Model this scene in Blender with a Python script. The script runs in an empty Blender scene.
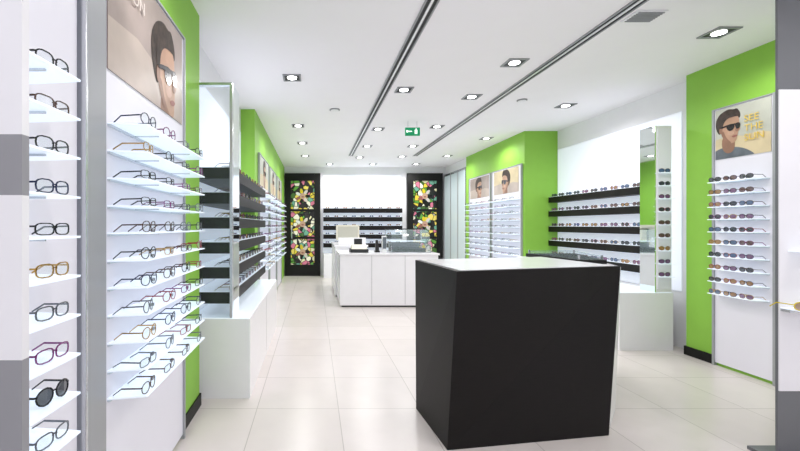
import bpy, math, random
from mathutils import Vector, Matrix
random.seed(4)
S=bpy.context.scene
S.view_settings.view_transform='Standard'
H=2.92; EYE=1.35
# ---------------------------------------------------------------- materials
def srgb(c):
    return tuple(((v/255)/12.92 if v/255<=0.04045 else ((v/255+0.055)/1.055)**2.4) for v in c)
def mat(name,rgb,rough=.5,metal=0.0,emis=0.0,emc=None,noise=0.0,nscale=8,coat=0,spec=.5,stretch=None):
    m=bpy.data.materials.new(name); m.use_nodes=True
    nt=m.node_tree; b=nt.nodes['Principled BSDF']
    c=srgb(rgb)
    b.inputs['Base Color'].default_value=(*c,1)
    b.inputs['Roughness'].default_value=rough
    b.inputs['Metallic'].default_value=metal
    b.inputs['Coat Weight'].default_value=coat
    b.inputs['Specular IOR Level'].default_value=spec
    if emis>0:
        b.inputs['Emission Color'].default_value=(*(srgb(emc) if emc else c),1)
        b.inputs['Emission Strength'].default_value=emis
    if noise>0:
        tc=nt.nodes.new('ShaderNodeTexCoord'); n=nt.nodes.new('ShaderNodeTexNoise')
        n.inputs['Scale'].default_value=nscale; n.inputs['Detail'].default_value=4
        r=nt.nodes.new('ShaderNodeValToRGB')
        r.color_ramp.elements[0].position=.3; r.color_ramp.elements[1].position=.7
        r.color_ramp.elements[0].color=(*[v*(1-noise) for v in c],1)
        r.color_ramp.elements[1].color=(*[min(1,v*(1+noise)) for v in c],1)
        if stretch:
            mp=nt.nodes.new('ShaderNodeMapping'); mp.inputs['Scale'].default_value=stretch
            nt.links.new(tc.outputs['Object'],mp.inputs[0]); nt.links.new(mp.outputs[0],n.inputs['Vector'])
        else: nt.links.new(tc.outputs['Object'],n.inputs['Vector'])
        nt.links.new(n.outputs['Fac'],r.inputs['Fac'])
        nt.links.new(r.outputs['Color'],b.inputs['Base Color'])
    return m
WHITE=mat('wall_white',(243,243,247),.6,noise=.01)
CEIL=mat('ceiling_white',(250,248,252),.8,noise=.01,nscale=3)
GREEN=mat('green_paint',(142,198,72),.55,noise=.02)
LACQ=mat('white_lacquer',(243,242,246),.25,coat=.3,noise=.01)
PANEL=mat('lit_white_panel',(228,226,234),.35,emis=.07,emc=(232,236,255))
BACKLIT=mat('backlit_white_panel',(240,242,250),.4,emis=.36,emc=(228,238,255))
SHELF=mat('lit_glass_shelf',(238,244,250),.2,emis=.4,emc=(222,238,255))
SHELFT=mat('shelf_underside',(205,215,222),.3)
BLACK=mat('black_laminate',(15,11,11),.5,noise=.25,nscale=14,spec=.25,stretch=(1,1,12))
BLK2=mat('black_trim',(12,12,12),.5,spec=.3)
GREY=mat('grey_metal',(168,170,174),.4,metal=.3)
PGREY=mat('painted_grey',(150,150,155),.5)
STANDG=mat('stand_grey',(112,114,118),.45)
DGREY=mat('dark_grey_slot',(38,40,42),.6)
SILVER=mat('brushed_silver',(205,208,212),.25,metal=.9)
MIRROR=mat('mirror',(225,232,232),.03,metal=1.0)
LAMP=mat('lamp_disc',(255,255,255),.5,emis=12)
LAMPD=mat('lamp_housing',(34,36,38),.45)
LFRAME=mat('lamp_frame',(150,152,156),.4)
SEAM=mat('seam_grey',(150,152,155),.6)

def lensmat(name,rgb,transp):
    m=bpy.data.materials.new(name); m.use_nodes=True; nt=m.node_tree
    b=nt.nodes['Principled BSDF']; o=nt.nodes['Material Output']
    b.inputs['Base Color'].default_value=(*srgb(rgb),1); b.inputs['Roughness'].default_value=.08
    t=nt.nodes.new('ShaderNodeBsdfTransparent'); t.inputs[0].default_value=(.95,.97,.98,1)
    x=nt.nodes.new('ShaderNodeMixShader'); x.inputs[0].default_value=transp
    nt.links.new(b.outputs[0],x.inputs[1]); nt.links.new(t.outputs[0],x.inputs[2]); nt.links.new(x.outputs[0],o.inputs[0])
    return m
CLEAR=lensmat('clear_lens',(225,238,245),.8)
GLASS=lensmat('showcase_glass',(205,225,228),.8)
LBROWN=lensmat('brown_lens',(92,58,48),.12)
LGREY=lensmat('grey_lens',(45,50,58),.1)
LPURP=lensmat('purple_lens',(110,70,110),.15)
LGOLD=lensmat('amber_lens',(150,110,60),.15)
LBLUE=lensmat('blue_lens',(70,95,130),.15)
F_BLK=mat('frame_black',(20,20,24),.25); F_BRN=mat('frame_tortoise',(74,46,34),.25,noise=.4,nscale=120)
F_SIL=mat('frame_silver',(105,108,113),.3,metal=.6); F_NAVY=mat('frame_navy',(34,42,72),.25)
F_PUR=mat('frame_purple',(120,50,110),.25); F_RED=mat('frame_red',(140,40,48),.25)
F_YEL=mat('frame_yellow',(222,200,40),.25); F_WHT=mat('frame_white',(235,235,235),.3); F_GLD=mat('frame_gold',(190,150,80),.25,metal=.8)

# floor tile
FLOOR=bpy.data.materials.new('floor_tile'); FLOOR.use_nodes=True
nt=FLOOR.node_tree; b=nt.nodes['Principled BSDF']
tc=nt.nodes.new('ShaderNodeTexCoord'); mp=nt.nodes.new('ShaderNodeMapping'); mp.inputs['Location'].default_value=(-.18,-2.95,0)
br=nt.nodes.new('ShaderNodeTexBrick'); br.offset=0; br.squash=1
br.inputs['Scale'].default_value=1; br.inputs['Brick Width'].default_value=.6; br.inputs['Row Height'].default_value=.6
br.inputs['Mortar Size'].default_value=.003; br.inputs['Mortar Smooth'].default_value=.1; br.inputs['Bias'].default_value=0
br.inputs['Color1'].default_value=(*srgb((230,221,218)),1); br.inputs['Color2'].default_value=(*srgb((224,215,211)),1)
br.inputs['Mortar'].default_value=(*srgb((192,184,179)),1)
ns=nt.nodes.new('ShaderNodeTexNoise'); ns.inputs['Scale'].default_value=5; ns.inputs['Detail'].default_value=6
mx=nt.nodes.new('ShaderNodeMixRGB'); mx.blend_type='MULTIPLY'; mx.inputs[0].default_value=.1
L=nt.links.new
L(tc.outputs['Object'],mp.inputs[0]); L(mp.outputs[0],br.inputs['Vector']); L(mp.outputs[0],ns.inputs['Vector'])
L(br.outputs['Color'],mx.inputs[1]); L(ns.outputs['Fac'],mx.inputs[2]); L(mx.outputs[0],b.inputs['Base Color'])
b.inputs['Roughness'].default_value=.27

# stained glass
def stained(name,seed):
    m=bpy.data.materials.new(name); m.use_nodes=True; nt=m.node_tree; b=nt.nodes['Principled BSDF']
    tc=nt.nodes.new('ShaderNodeTexCoord'); mp=nt.nodes.new('ShaderNodeMapping')
    mp.inputs['Location'].default_value=(seed,0,seed*2); mp.inputs['Scale'].default_value=(1,.001,1)
    v=nt.nodes.new('ShaderNodeTexVoronoi'); v.inputs['Scale'].default_value=9
    e=nt.nodes.new('ShaderNodeTexVoronoi'); e.feature='DISTANCE_TO_EDGE'; e.inputs['Scale'].default_value=9
    sx=nt.nodes.new('ShaderNodeSeparateColor'); r=nt.nodes.new('ShaderNodeValToRGB'); r.color_ramp.interpolation='CONSTANT'
    cols=[(206,202,166),(206,184,60),(86,142,56),(222,218,200),(196,110,134),(64,98,46),(214,194,90),(40,38,34),(98,150,130),(24,24,22)]
    while len(r.color_ramp.elements)<len(cols): r.color_ramp.elements.new(.5)
    for i,c in enumerate(cols):
        r.color_ramp.elements[i].position=i/len(cols); r.color_ramp.elements[i].color=(*srgb(c),1)
    gt=nt.nodes.new('ShaderNodeMath'); gt.operation='GREATER_THAN'; gt.inputs[1].default_value=.06
    mm=nt.nodes.new('ShaderNodeMixRGB'); mm.blend_type='MULTIPLY'; mm.inputs[0].default_value=1
    L=nt.links.new
    L(tc.outputs['Object'],mp.inputs[0]); L(mp.outputs[0],v.inputs['Vector']); L(mp.outputs[0],e.inputs['Vector'])
    L(v.outputs['Color'],sx.inputs[0]); L(sx.outputs[0],r.inputs[0]); L(e.outputs['Distance'],gt.inputs[0])
    L(r.outputs[0],mm.inputs[1]); L(gt.outputs[0],mm.inputs[2]); L(mm.outputs[0],b.inputs['Base Color'])
    L(mm.outputs[0],b.inputs['Emission Color']); b.inputs['Emission Strength'].default_value=.35; b.inputs['Roughness'].default_value=.2
    return m
ST1=stained('stained_glass_a',1.3); ST2=stained('stained_glass_b',5.7)

# ---------------------------------------------------------------- mesh builder
class MB:
    def __init__(s): s.v=[];s.f=[];s.mi=[];s.m=[];s.sm=[]
    def _m(s,m):
        if m not in s.m: s.m.append(m)
        return s.m.index(m)
    def add(s,vs,fs,m,smooth=False):
        o=len(s.v); s.v+= [tuple(x) for x in vs]; k=s._m(m)
        for f in fs: s.f.append([i+o for i in f]); s.mi.append(k); s.sm.append(smooth)
    def box(s,x0,x1,y0,y1,z0,z1,m):
        s.prism([(x0,y0),(x1,y0),(x1,y1),(x0,y1)],z0,z1,m)
    def prism(s,bot,z0,z1,m,top=None):
        top=top or bot; n=len(bot)
        vs=[(p[0],p[1],z0) for p in bot]+[(p[0],p[1],z1) for p in top]
        fs=[list(range(n))[::-1],list(range(n,2*n))]+[[i,(i+1)%n,n+(i+1)%n,n+i] for i in range(n)]
        s.add(vs,fs,m)
    def cyl(s,c,r,z0,z1,m,n=20,r2=None):
        r2=r if r2 is None else r2
        b=[(c[0]+r*math.cos(2*math.pi*i/n),c[1]+r*math.sin(2*math.pi*i/n)) for i in range(n)]
        t=[(c[0]+r2*math.cos(2*math.pi*i/n),c[1]+r2*math.sin(2*math.pi*i/n)) for i in range(n)]
        s.prism(b,z0,z1,m,t)
    def glasses(s,o,fd,ud,fm,lm,sc=1.0,sh=0,th=.0028):
        o=Vector(o);fd=Vector(fd).normalized();ud=Vector(ud).normalized();zd=Vector((0,0,1))
        P=lambda u,w,z:o+(ud*u+fd*w+zd*z)*sc
        a,bb,p=[(.027,.017,3.0),(.028,.021,2.3),(.029,.015,3.4),(.026,.022,2.0)][sh%4]
        n=14
        for sg in(-1,1):
            pts=[]
            for i in range(n):
                t=2*math.pi*i/n; c,q=math.cos(t),math.sin(t)
                x=a*math.copysign(abs(c)**(2/p),c); z=bb*math.copysign(abs(q)**(2/p),q)
                pts.append((x,z))
            vs=[];fs=[]
            for x,z in pts:
                l=math.hypot(x,z); k=1+th/l; wv=-.006*abs(x/a)*(1 if x*sg>0 else 0)
                vs+= [P(sg*.034+x,wv+.0015,z),P(sg*.034+x*k,wv+.0015,z*k),P(sg*.034+x*k,wv-.0015,z*k),P(sg*.034+x,wv-.0015,z)]
            for i in range(n):
                j=(i+1)%n
                for q in range(4): fs.append([4*i+q,4*i+(q+1)%4,4*j+(q+1)%4,4*j+q])
            s.add(vs,fs,fm)
            s.add([P(sg*.034+x,-.006*abs(x/a)*(1 if x*sg>0 else 0),z) for x,z in pts],[list(range(n))],lm)
            path=[(sg*.063,-.005,.008),(sg*.0665,-.010,.008),(sg*.0665,-.088,.006),(sg*.062,-.125,-bb-.001)]
            r=.0018; vs=[];fs=[]
            for (u,w,z) in path:
                vs+=[P(u-r,w,z-r*1.4),P(u+r,w,z-r*1.4),P(u+r,w,z+r*1.4),P(u-r,w,z+r*1.4)]
            for i in range(3):
                for q in range(4): fs.append([4*i+q,4*i+(q+1)%4,4*i+4+(q+1)%4,4*i+4+q])
            fs+=[[0,1,2,3],[12,15,14,13]]
            s.add(vs,fs,fm)
        vs=[];fs=[]
        for (u,z) in[(-.009,.004),(-.004,.007),(.004,.007),(.009,.004)]:
            vs+=[P(u,.0015,z-.0018),P(u,.0015,z+.0018),P(u,-.0015,z+.0018),P(u,-.0015,z-.0018)]
        for i in range(3):
            for q in range(4): fs.append([4*i+q,4*i+(q+1)%4,4*i+4+(q+1)%4,4*i+4+q])
        s.add(vs,fs,fm)
        return bb
    def done(s,name,bevel=0,parent=None):
        me=bpy.data.meshes.new(name); me.from_pydata(s.v,[],s.f)
        for m in s.m: me.materials.append(m)
        me.polygons.foreach_set('material_index',s.mi); me.validate(); me.update()
        ob=bpy.data.objects.new(name,me); S.collection.objects.link(ob)
        if bevel:
            bm=ob.modifiers.new('bevel','BEVEL'); bm.width=bevel; bm.segments=2; bm.limit_method='ANGLE'
        if parent: ob.parent=parent
        return ob
BBS=[.017,.021,.015,.022]
def put(mb,x,y,zs,fd,ud,kind='opt',sc=1.0):
    sh=random.randrange(4)
    if kind=='opt':
        fm=random.choice([F_BLK,F_BLK,F_BLK,F_SIL,F_SIL,F_BRN,F_BRN,F_NAVY,F_PUR,F_RED,F_GLD] ); lm=CLEAR
    else:
        fm=random.choice([F_BLK,F_BRN,F_GLD,F_PUR,F_BLK,F_NAVY,F_RED]); lm=random.choice([LBROWN,LGREY,LPURP,LGREY,LGOLD,LBLUE]); sh=random.choice([1,3,1])
    mb.glasses((x,y,zs+(BBS[sh]+.0035)*sc),fd,ud,fm,lm,sc,sh,.0031)

# ---------------------------------------------------------------- shell
m=MB(); m.box(-1.3,4.4,-1.5,11.0,-.1,0,FLOOR); m.done('floor')
m=MB(); m.box(-1.3,4.4,-1.5,11.0,H,H+.1,CEIL); m.done('ceiling')
m=MB()
m.box(-1.25,-.86,-1.5,1.56,0,H,WHITE); m.box(-1.25,-.86,1.56,3.0,0,H,GREEN); m.box(-1.25,-.99,3.0,5.4,0,H,WHITE); m.box(-1.25,-.8,5.4,10.8,0,H,GREEN)
m.done('wall_left')
m=MB()
m.box(3.9,4.35,-1.5,2.6,0,H,WHITE)
m.box(3.9,4.35,2.6,4.19,0,H,GREEN); m.box(4.05,4.35,4.19,6.65,0,H,WHITE)
m.box(3.5,4.35,6.65,9.2,0,H,GREEN); m.box(3.55,4.35,9.2,10.8,0,H,WHITE)
m.done('wall_right')
m=MB(); m.box(-1.25,4.35,10.8,11.0,0,H,WHITE); m.done('wall_back')
m=MB(); m.box(-.858,-.848,2.56,3.008,0,.09,BLK2); m.box(-.99,-.848,3.0,3.012,0,.09,BLK2)
m.box(-.98,-.79,5.385,5.399,0,.09,BLK2); m.done('baseboard_left')
m=MB(); m.box(3.885,3.899,3.89,4.2,0,.09,BLK2); m.box(3.885,4.05,4.191,4.203,0,.09,BLK2)
m.box(3.485,4.05,6.636,6.649,0,.09,BLK2); m.box(3.486,3.499,6.65,9.2,0,.09,BLK2); m.done('baseboard_right')

# ceiling tracks
for X,w in((.823,.075),(2.27,.075)):
    m=MB(); m.box(X-w/2,X+w/2,.3,9.0,H-.006,H-.001,DGREY)
    m.box(X-w/2-.012,X-w/2,.3,9.0,H-.012,H-.001,LFRAME); m.box(X+w/2,X+w/2+.012,.3,9.0,H-.012,H-.001,LFRAME)
    m.box(X-.009,X+.009,.3,9.0,H-.012,H-.006,LACQ)
    m.done('ceiling_light_track')
# downlights
dl=[(-.233,4.24),(1.04,4.62),(1.93,3.85),(3.29,3.25),(3.29,5.23),(1.92,4.87),(-.25,6.28),(1.04,6.5),(1.95,6.34),(3.1,7.2),
    (-.22,7.6),(1.05,7.9),(1.95,7.9),(-.2,9.0),(1.05,9.2),(2.0,9.1),(3.0,9.0),(.4,10.2),(1.5,10.2),(2.6,10.2),(-.3,2.0),(1.4,1.9),(3.0,1.3),(.3,.2),(2.2,.2)]
for i,(x,y) in enumerate(dl):
    m=MB(); a=.095
    for (x0,x1,y0,y1) in((-a,a,-a,-a+.016),(-a,a,a-.016,a),(-a,-a+.016,-a+.016,a-.016),(a-.016,a,-a+.016,a-.016)):
        m.box(x+x0,x+x1,y+y0,y+y1,H-.010,H-.001,LFRAME)
    m.box(x-a+.016,x+a-.016,y-a+.016,y+a-.016,H-.004,H-.001,LAMPD)
    m.cyl((x,y),.048,H-.009,H-.004,LAMP)
    m.done('recessed_downlight')
    l=bpy.data.lights.new('downlight_lamp','SPOT'); l.energy=28; l.spot_size=math.radians(165); l.spot_blend=.6
    l.shadow_soft_size=.04; l.color=(1,.985,.98)
    o=bpy.data.objects.new('downlight_lamp',l); o.location=(x,y,H-.055); S.collection.objects.link(o)
m=MB(); m.cyl((.28,5.41),.07,H-.012,H-.001,SEAM); m.cyl((.28,5.41),.055,H-.02,H-.012,WHITE); m.done('ceiling_speaker')
m=MB(); m.cyl((2.6,5.0),.06,H-.012,H-.001,SEAM); m.cyl((2.6,5.0),.05,H-.02,H-.012,WHITE); m.done('ceiling_speaker')
m=MB(); m.box(2.36,2.58,2.91,3.08,H-.01,H-.001,WHITE)
for k in range(7): m.box(2.375,2.565,2.922+k*.021,2.932+k*.021,H-.016,H-.01,SEAM)
m.done('ceiling_vent')
# exit sign
EG=mat('exit_green',(0,140,90),.4,emis=.4); EW=mat('exit_white',(240,255,245),.4,emis=.8)
m=MB(); m.box(1.37,1.59,6.0,6.03,2.70,2.82,EG)
m.box(1.40,1.47,5.996,6.0,2.755,2.77,EW); m.prism([(1.385,5.996),(1.41,5.996),(1.41,6.0)],2.745,2.78,EW)
m.box(1.51,1.55,5.996,6.0,2.725,2.785,EW); m.box(1.523,1.54,5.996,6.0,2.79,2.805,EW)
m.box(1.41,1.415,6.012,6.018,2.82,H,SILVER); m.box(1.545,1.55,6.012,6.018,2.82,H,SILVER); m.done('exit_sign')

# ---------------------------------------------------------------- posters
def ell(cu,cv,ru,rv,n=24,a0=0,a1=360):
    return [(cu+ru*math.cos(math.radians(a0+(a1-a0)*i/n)),cv+rv*math.sin(math.radians(a0+(a1-a0)*i/n))) for i in range(n+(0 if a1-a0==360 else 1))]
def poster(X,sg,ya,yb,z0,z1,shapes,texts=()):
    m=MB()
    for k,(mt,pts) in enumerate(shapes):
        x=X+sg*(.004+.0004*k)
        m.add([(x,ya+(yb-ya)*u,z0+(z1-z0)*v) for u,v in pts],[list(range(len(pts)))],mt)
    m.box(min(X,X+sg*.0035),max(X,X+sg*.0035),min(ya,yb),max(ya,yb),z0,z1,shapes[0][0])
    ob=m.done('eyewear_poster')
    for (t,u,v,size,mt) in texts:
        c=bpy.data.curves.new('poster_text','FONT'); c.body=t; c.size=size; c.materials.append(mt); c.extrude=.0003
        o=bpy.data.objects.new('poster_text',c); S.collection.objects.link(o)
        xd=Vector((0,1 if sg>0 else -1,0)); yd=Vector((0,0,1)); zd=Vector((sg,0,0))
        M=Matrix((xd,yd,zd)).transposed().to_4x4(); M.translation=(X+sg*.014,ya+(yb-ya)*u,z0+(z1-z0)*v)
        o.matrix_world=M; o.parent=ob
    return ob
P_BR=mat('poster_taupe',(160,146,140),.35,noise=.3,nscale=2.5); P_BR2=mat('poster_mist',(186,172,162),.35,noise=.22,nscale=2.5)
P_SK=mat('poster_skin',(184,146,122),.4,noise=.2,nscale=7)
P_SK2=mat('poster_skin_shade',(146,108,88),.4,noise=.2); P_SK3=mat('poster_skin_light',(198,160,138),.4,noise=.12)
P_HR=mat('poster_hair',(60,48,42),.5,noise=.5,nscale=30)
P_LN=mat('poster_lens',(40,35,35),.2,noise=.4,nscale=12); P_LIP=mat('poster_lip',(150,92,82),.4); P_SKY=mat('poster_sand',(208,192,156),.4,noise=.2,nscale=3.5)
P_SEA=mat('poster_sea',(190,192,180),.4,noise=.15,nscale=4); P_SH=mat('poster_shirt',(96,104,112),.5,noise=.35,nscale=9); P_TX=mat('poster_yellow_text',(226,196,84),.5)
P_TW=mat('poster_white_text',(214,204,198),.5)
full=[(0,0),(1,0),(1,1),(0,1)]
def clip(pts):
    def cl(p,ax,val,keep):
        o=[]
        for i in range(len(p)):
            a,b=p[i-1],p[i]; ia=keep(a[ax]); ib=keep(b[ax])
            if ia!=ib:
                t=(val-a[ax])/(b[ax]-a[ax]); o.append((a[0]+t*(b[0]-a[0]),a[1]+t*(b[1]-a[1])))
            if ib: o.append(b)
        return o
    for ax,val,k in((0,0,lambda v:v>=0),(0,1,lambda v:v<=1),(1,0,lambda v:v>=0),(1,1,lambda v:v<=1)):
        pts=cl(pts,ax,val,k)
        if len(pts)<3: return []
    return pts
def smooth(p,it=2):
    for _ in range(it):
        o=[]
        for i in range(len(p)):
            a,b=p[i],p[(i+1)%len(p)]
            o+=[(a[0]*.75+b[0]*.25,a[1]*.75+b[1]*.25),(a[0]*.25+b[0]*.75,a[1]*.25+b[1]*.75)]
        p=o
    return p
def portrait(bg,bg2,cu,cv,s,asp,fl=1,hair=P_HR,shirt=P_SH,rot=0):
    cr,sr=math.cos(rot),math.sin(rot)
    def q(pts):
        return clip([(cu+fl*s*(x*cr-y*sr)*asp,cv+s*(x*sr+y*cr)) for x,y in smooth(pts)])
    L=[(bg,full),(bg2,[(0,0),(1,0),(1,.36),(.8,.42),(.55,.38),(.3,.45),(0,.40)]),
     (shirt,q([(-2.2,-4),(2.2,-4),(1.75,-2.1),(1.1,-1.55),(.45,-1.3),(-.3,-1.2),(-.9,-1.35),(-1.6,-1.8)])),
     (P_SK2,q([(-.5,-1.3),(-.1,-1.75),(.4,-1.5),(.36,-.6),(-.45,-.4)])),
     (hair,q([(-.62,-.35),(-.82,-.05),(-.92,.4),(-.85,.85),(-.55,1.2),(-.05,1.36),(.3,1.24),(.5,1.3),(.72,.95),(.74,.62),(.5,.5),(-.2,.1)])),
     (P_SK,q([(-.5,.45),(-.56,0),(-.5,-.4),(-.3,-.72),(0,-.98),(.28,-1.04),(.48,-.88),(.52,-.62),(.58,-.44),(.58,-.30),(.76,-.16),(.62,.1),(.66,.4),(.62,.68),(.4,.84),(-.1,.78)])),
     (P_SK2,q([(-.52,-.1),(-.5,-.4),(-.3,-.72),(0,-.98),(.2,-1.0),(-.05,-.75),(-.25,-.45),(-.34,-.1)])),
     (P_SK3,q([(-.05,-.15),(.3,-.2),(.36,-.42),(.1,-.5),(-.1,-.38)])),
     (hair,q([(-.6,.0),(-.44,.0),(-.36,.45),(-.1,.72),(.3,.76),(.66,.7),(.5,.98),(0,1.1),(-.6,.8)])),
     (P_SK2,q(ell(-.54,-.04,.12,.22,10))),
     (P_LIP,q([(.16,-.57),(.34,-.5),(.52,-.51),(.58,-.57),(.42,-.66),(.26,-.65)])),
     (P_SK2,q([(.44,-.02),(.52,-.02),(.66,-.22),(.52,-.32),(.42,-.26)])),
     (P_LN,q([(-.15,.28),(.34,.3),(.38,.05),(.26,-.15),(.04,-.18),(-.14,0)])),
     (P_LN,q([(.42,.3),(.74,.28),(.74,.02),(.66,-.12),(.5,-.12),(.42,.06)])),
     (P_LN,q([(-.56,.2),(-.1,.28),(.7,.27),(.72,.18),(-.1,.16),(-.56,.1)]))]
    return [(a,b) for a,b in L if len(b)>2]
poster(-.829,1,1.6,2.5,1.98,2.52,portrait(P_BR,P_BR2,.70,.36,.40,.6,shirt=P_BR2,rot=.12),[('VISION',.07,.70,.085,P_TW)])
poster(3.879,-1,3.86,3.39,1.98,2.45,portrait(P_SEA,P_SKY,.27,.58,.29,1.0),[('SEE',.56,.64,.085,P_TX),('THE',.56,.46,.085,P_TX),('SUN',.56,.28,.085,P_TX)])
for ya,yb,fl in((8.9,7.95,1),(7.72,6.8,-1)):
    poster(3.479,-1,ya,yb,1.93,2.36,portrait(P_BR if fl>0 else P_SKY,P_BR2,.5,.45,.42,.5,fl,rot=.1),[])
for ya,yb in((5.75,6.75),(7.1,8.1),(8.45,9.45)):
    poster(-.779,1,ya,yb,1.93,2.36,portrait(P_SEA,P_SKY,.5,.5,.38,.5,1),[])

# ---------------------------------------------------------------- wall displays
def display_rack(X,sg,y0,y1,top,zs,depth,kind,n):
    m=MB()
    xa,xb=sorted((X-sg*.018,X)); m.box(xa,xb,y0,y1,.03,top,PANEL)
    xa,xb=sorted((X-sg*.018,X+sg*.012))
    m.box(xa,xb,y0-.02,y0,0,top+.01,GREY); m.box(xa,xb,y1,y1+.02,0,top+.01,GREY)
    m.box(xa,xb,y0,y1,top,top+.01,GREY)
    a=(y0+.03); b=(y1-.02)
    g=MB()
    for z in zs:
        xw,xf=X,X+sg*depth
        pts=[(xw,a),(xf,a+.03),(xf,b-.02),(xw,b)]
        if sg<0: pts=pts[::-1]
        m.prism(pts,z-.006,z,SHELF)
        m.box(min(xw,xw+sg*.012),max(xw,xw+sg*.012),a,b,z-.014,z-.0062,SHELFT)
        for t in (.25,.75):
            yy=a+(b-a)*t; xk=sorted((xw,xw+sg*depth*.8)); m.box(xk[0],xk[1],yy-.003,yy+.003,z-.011,z-.0062,SILVER)
        for i in range(n):
            yy=a+.085+(b-a-.17)*i/(n-1)+(random.uniform(-.008,.008) if kind=='opt' else 0)
            ang=random.uniform(-.12,.12) if kind=='opt' else random.uniform(-.03,.03)
            fd=Vector((sg*math.cos(ang),math.sin(ang),0)); ud=Vector((-fd.y,fd.x,0))
            put(g,X+sg*(depth-.002 if kind=='sun' else depth-.012),yy,z+.0005,fd,ud,kind,.9 if kind=='sun' else 1)
            if i<n-1 and kind=='opt':
                yl=yy+(b-a-.18)/(n-1)/2; xl=X+sg*(depth-.05)
                g.box(xl-.005,xl+.005,yl-.012,yl+.012,z,z+.012,F_SIL)
    m.done('eyewear_display_rack'); g.done('eyeglasses' if kind=='opt' else 'sunglasses')
ZS=[1.765-.111*k for k in range(11)]
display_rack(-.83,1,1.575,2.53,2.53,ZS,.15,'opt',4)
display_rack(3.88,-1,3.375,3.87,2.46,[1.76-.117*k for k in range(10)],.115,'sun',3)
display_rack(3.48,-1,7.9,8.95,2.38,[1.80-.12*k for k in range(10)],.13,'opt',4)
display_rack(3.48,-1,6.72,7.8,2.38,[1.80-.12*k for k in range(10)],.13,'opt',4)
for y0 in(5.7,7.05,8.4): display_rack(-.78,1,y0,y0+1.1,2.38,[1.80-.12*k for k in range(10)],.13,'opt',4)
# near-left display (short one)
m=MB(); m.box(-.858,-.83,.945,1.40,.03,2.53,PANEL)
for z in ZS:
    m.prism([(-.83,.945),(-.675,.945),(-.665,1.14),(-.83,1.16)],z-.006,z,SHELF)
    m.box(-.83,-.70,1.04,1.046,z-.012,z-.0062,SILVER)
m.box(-.858,-.672,.92,.944,0,1.04,PGREY); m.box(-.858,-.672,.92,.944,1.04,1.42,LACQ)  # end panel: grey and white bands paint in a mirror's reflections
m.box(-.858,-.672,.92,.944,1.42,1.56,PGREY); m.box(-.858,-.672,.92,.944,1.56,2.6,LACQ); m.done('eyewear_display_rack')
g=MB()
for i,z in enumerate(ZS):
    fm=[F_BLK,F_BRN,F_BLK,F_NAVY,F_BLK,F_GLD,F_SIL,F_PUR,F_BLK,F_SIL,F_BRN][i]; sh=[0,2,0,0,2,0,0,0,3,0,0][i]
    g.glasses((-.695,1.072,z+.0005+(BBS[sh]+.0042)),(1,-.1,0),(.1,1,0),fm,LGREY if i==8 else CLEAR,.92,sh,.0038)
g.done('eyeglasses')
m=MB(); m.box(-.858,-.812,1.43,1.55,0,H-.001,GREY); m.box(-.858,-.806,1.415,1.43,0,H-.001,SILVER); m.done('display_post',.003)

# ---------------------------------------------------------------- black shelf units (bays)
def bars(m,g,xw,xf,y0,y1,zs,sg,n):
    for z in zs:
        xa,xb=sorted((xw,xf)); m.box(xa,xb,y0,y1,z-.045,z+.045,BLACK)
        m.box(xa+.01,xb-.01,y0+.01,y1-.01,z+.0452,z+.049,SHELF)
        for i in range(n):
            yy=y0+.1+(y1-y0-.2)*i/(n-1); put(g,xf-sg*.03,yy,z+.0495,(sg,0,0),(0,1,0),'sun')
m=MB(); g=MB()
m.box(-.985,-.5,3.12,5.38,.0,.62,LACQ); m.box(-.98,-.51,3.13,5.37,.62,.625,SHELF)
m.box(-.504,-.499,4.2,4.206,.04,.6,SEAM); m.box(-.988,-.984,3.14,5.38,.626,2.6,BACKLIT)
bars(m,g,-.983,-.65,3.2,5.36,[1.77-.2*k for k in range(6) ],1,11)
m.box(-.66,-.64,3.13,3.18,.626,2.47,SILVER); m.box(-.983,-.96,3.13,3.18,.626,2.47,SILVER); m.box(-.96,-.66,3.13,3.18,2.45,2.47,SILVER)
m.box(-.96,-.66,3.15,3.154,.626,2.45,lensmat('end_glass',(215,230,232),.97))
m.box(-.645,-.640,3.18,3.42,.626,2.47,MIRROR)
m.done('sunglasses_shelf_unit'); g.done('sunglasses')
m=MB(); g=MB()
m.box(3.3,3.88,4.32,6.63,0,.62,LACQ); m.box(3.31,3.87,4.33,6.62,.62,.625,SHELF); m.box(3.88,4.045,4.6,6.63,0,.62,LACQ)
m.box(4.042,4.048,4.4,6.63,.626,2.6,BACKLIT)
bars(m,g,4.04,3.88,4.75,6.62,[1.77,1.54,1.29,1.06,.83],-1,10)
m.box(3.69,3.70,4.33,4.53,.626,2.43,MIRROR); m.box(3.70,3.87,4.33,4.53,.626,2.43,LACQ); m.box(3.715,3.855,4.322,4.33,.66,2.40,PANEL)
for k in range(9):
    z=.80+.14*k
    m.box(3.715,3.855,4.27,4.322,z-.005,z,SHELF)
    put(g,3.785,4.315,z+.0005,(0,-1,0),(1,0,0),'sun',.95)
m.done('sunglasses_shelf_unit')
g.done('sunglasses')
m=MB(); g=MB()
m.box(.25,2.35,10.3,10.79,0,.62,LACQ); m.box(.25,2.35,10.785,10.798,.62,2.7,BACKLIT)
for z in [1.75,1.52,1.29,1.06,.83]:
    m.box(.25,2.33,10.55,10.783,z-.062,z+.055,BLACK)
    m.box(.27,2.31,10.56,10.78,z+.0552,z+.06,SHELF)
    for i in range(9): put(g,.36+i*.235,10.66,z+.0605,(0,-1,0),(1,0,0),'sun',.8)
m.done('sunglasses_shelf_unit'); g.done('sunglasses')

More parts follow.
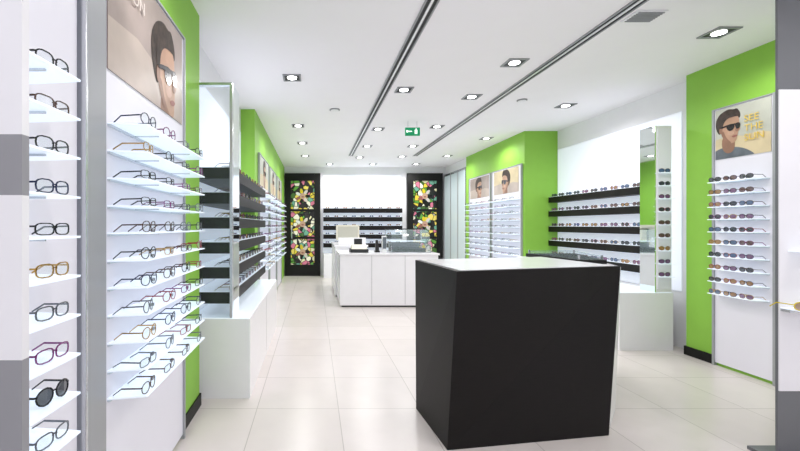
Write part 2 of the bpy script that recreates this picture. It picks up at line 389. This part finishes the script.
# ---------------------------------------------------------------- stained glass doors
def sdoor(x0,x1,st,name,ztop=2.75):
    m=MB(); y=10.7
    w=.16
    m.box(x0,x0+w,y,10.795,0,ztop,BLK2); m.box(x1-w,x1,y,10.795,0,ztop,BLK2); m.box(x0+w,x1-w,y,10.795,ztop-.2,ztop,BLK2)
    m.box(x0+w,x1-w,y,10.795,0,.3,BLK2)
    for z in(1.02,1.76): m.box(x0+w,x1-w,y,10.795,z-.03,z+.03,BLK2)
    m.box(x0+w,x1-w,y+.04,y+.05,.3,ztop-.2,st)
    xc=(x0+x1)/2
    for zc in(.64,1.39,2.14):
        for k in range(7):
            t=2*math.pi*k/7; px,pz=xc+.13*math.cos(t),zc+.13*math.sin(t)
            pts=[(px+.075*math.cos(a)*math.cos(t)-.04*math.sin(a)*math.sin(t),pz+.075*math.cos(a)*math.sin(t)+.04*math.sin(a)*math.cos(t)) for a in[2*math.pi*i/12 for i in range(12)]]
            m.add([(a,y+.034,b) for a,b in pts],[list(range(12))],[BLK2,P_TW,F_YEL,F_WHT,P_LIP,BLK2,P_TW][k])
        m.add([(a,y+.031,b) for a,b in ell(xc,zc,.075,.08)],[list(range(24))],P_SK3)
        m.add([(a,y+.029,b) for a,b in ell(xc,zc-.02,.035,.02,12)],[list(range(12))],P_LIP)
    m.box(x0+w+.02,x0+w+.04,y-.04,y,1.0,1.3,SILVER)
    m.done(name)
sdoor(-.78,.17,ST1,'door_1'); sdoor(2.5,3.45,ST2,'door_2')
FROST=mat('frosted_glass',(195,208,212),.25,emis=.1,emc=(215,235,240))
m=MB()
for k in range(3):
    a=9.24+k*.51; m.box(3.50,3.52,a,a+.49,.05,2.65,FROST); m.box(3.49,3.525,a+.47,a+.51,0,2.7,GREY)
m.box(3.495,3.53,9.22,10.68,2.65,2.7,SILVER); m.box(3.495,3.53,9.22,9.24,0,2.65,SILVER); m.done('door_3')

# ---------------------------------------------------------------- reception counter (near)
A,B,C=(.80,2.40),(1.896,2.571),(.752,2.95); A2,B2,C2=(.858,2.40),(2.07,2.70),(.81,3.20)
D=(1.85,3.12); D2=(2.0,3.50)
m=MB()
m.prism([A,B,D,C],0,1.075,BLACK,[A2,B2,D2,C2])
def ins(P,q,t): return (P[0]+(q[0]-P[0])*t,P[1]+(q[1]-P[1])*t)
ctr=((A2[0]+D2[0])/2,(A2[1]+D2[1])/2)
m.prism([ins(p,ctr,.05) for p in(A2,B2,D2,C2)],1.0752,1.079,LACQ)
W=[(1.93,2.62),(2.2,2.92),(2.55,3.9),(1.9,3.9),(1.88,3.2)]; W2=[(2.1,2.74),(2.24,2.92),(2.6,3.9),(1.98,3.9),(2.02,3.5)]
m.prism(W,0,1.05,LACQ,W2)
m.done('reception_counter',.002)
m=MB(); z=1.052
m.prism([(2.06,3.1),(2.27,3.1),(2.52,3.85),(2.04,3.85)],z,z+.03,BLK2)
m.prism([(2.08,3.14),(2.26,3.14),(2.49,3.83),(2.06,3.83)],z+.03,z+.06,GLASS)
for p in[(2.08,3.14),(2.26,3.14),(2.49,3.83),(2.06,3.83)]: m.box(p[0]-.006,p[0]+.006,p[1]-.006,p[1]+.006,z+.012,z+.065,SILVER)
m.done('glass_display_tray')

# ---------------------------------------------------------------- service island (middle)
m=MB()
m.box(.43,2.05,6.6,7.5,.03,.86,LACQ); m.box(.46,2.02,6.63,7.47,0,.03,DGREY); m.box(.41,2.07,6.58,7.52,.86,.89,LACQ)
for x in(.95,1.5): m.box(x,x+.006,6.597,6.601,.05,.85,SEAM)
m.box(.40,1.0,7.55,9.0,.03,.95,LACQ); m.box(.38,1.02,7.53,9.02,.95,.98,LACQ); m.box(.43,.97,7.58,8.97,0,.03,DGREY)
m.box(.46,.98,7.56,7.60,.98,1.12,LACQ)
m.done('service_counter',.004)
m=MB(); n=8; pr=[(6.95,.892),(6.7,.892)]+[(6.7+.25*(1-math.cos(math.radians(90*i/n))),1.02+.26*math.sin(math.radians(90*i/n))) for i in range(n+1)]+[(7.3,1.28),(7.3,.892)]
for i in range(1,len(pr)-2):
    (ya,za),(yb,zb)=pr[i],pr[i+1]; m.add([(1.3,ya,za),(1.95,ya,za),(1.95,yb,zb),(1.3,yb,zb)],[[0,1,2,3]],GLASS)
for x in(1.3,1.95):
    m.add([(x,a,b) for a,b in pr],[list(range(len(pr)))],GLASS)
    m.box(x-.008,x+.008,7.28,7.3,.892,1.29,SILVER); m.box(x-.008,x+.008,6.7,6.715,.892,1.03,SILVER)
m.box(1.29,1.96,7.26,7.30,1.275,1.295,BLK2); m.box(1.29,1.96,6.69,6.71,.892,.905,SILVER); m.box(1.32,1.93,6.95,7.28,1.07,1.078,SHELF); m.box(1.35,1.9,6.8,7.25,.892,.96,BLK2); m.box(1.35,1.9,7.2,7.25,.96,1.05,PGREY)
m.done('glass_showcase')
SCR=mat('screen_grey',(190,188,176),.3); PLAS=mat('cream_plastic',(222,216,200),.45)
m=MB(); m.box(.52,.80,7.9,8.08,.982,.995,PLAS); m.box(.63,.69,7.97,8.0,.995,1.07,PLAS); m.box(.44,.90,7.94,7.98,1.06,1.36,PLAS); m.box(.47,.87,7.936,7.94,1.09,1.33,SCR); m.done('computer_monitor',.004)
m=MB(); m.box(.62,.92,6.75,7.05,.892,.95,DGREY); m.prism([(.64,6.78),(.90,6.78),(.90,7.03),(.64,7.03)],.95,1.02,PLAS,[(.66,6.88),(.88,6.88),(.88,7.03),(.66,7.03)]); m.box(.70,.84,6.98,7.0,1.02,1.12,DGREY); m.done('cash_register',.003)
m=MB(); m.box(1.05,1.13,6.85,6.98,.892,.915,BLK2); m.prism([(1.06,6.86),(1.12,6.86),(1.12,6.96),(1.06,6.96)],.915,1.10,BLK2,[(1.07,6.93),(1.11,6.93),(1.11,6.97),(1.07,6.97)]); m.done('card_terminal',.002)
m=MB(); m.box(1.18,1.25,6.9,6.98,.892,1.17,F_WHT); m.box(1.185,1.245,6.896,6.9,.95,1.15,P_SH); m.done('leaflet_holder')
# free-standing display panel at the right
m=MB(); m.box(2.667,3.25,2.30,2.313,0,H-.001,STANDG)
m.box(2.669,3.23,2.294,2.30,.40,2.13,LACQ)
m.box(2.675,3.22,2.16,2.294,.875,.881,SHELF); m.box(2.675,3.22,2.25,2.294,.86,.875,SILVER)
m.box(2.72,3.22,2.18,2.294,1.2,1.206,SHELF)
m.box(2.62,3.28,2.2,2.42,0,.02,STANDG)
m.done('display_stand')
g=MB(); g.glasses((2.70,2.19,.881+(BBS[1]+.0047)),(0,-1,0),(1,0,0),F_YEL,LGOLD,1.0,1,.004); g.glasses((2.9,2.19,.881+(BBS[1]+.0047)),(0,-1,0),(1,0,0),F_YEL,CLEAR,1.0,1,.004); g.done('eyeglasses')

# ---------------------------------------------------------------- world, camera
w=bpy.data.worlds.new('world'); S.world=w; w.use_nodes=True
w.node_tree.nodes['Background'].inputs[0].default_value=(.94,.95,1,1); w.node_tree.nodes['Background'].inputs[1].default_value=1.0  # plain bright surround, added as frontal fill through the open south end
cd=bpy.data.cameras.new('camera'); cam=bpy.data.objects.new('camera',cd); S.collection.objects.link(cam)
cam.location=(0,0,EYE); cam.rotation_euler=(math.radians(90),0,0)
cd.sensor_width=36; cd.lens=18; cd.shift_x=86/800; cd.clip_start=.05
S.camera=cam
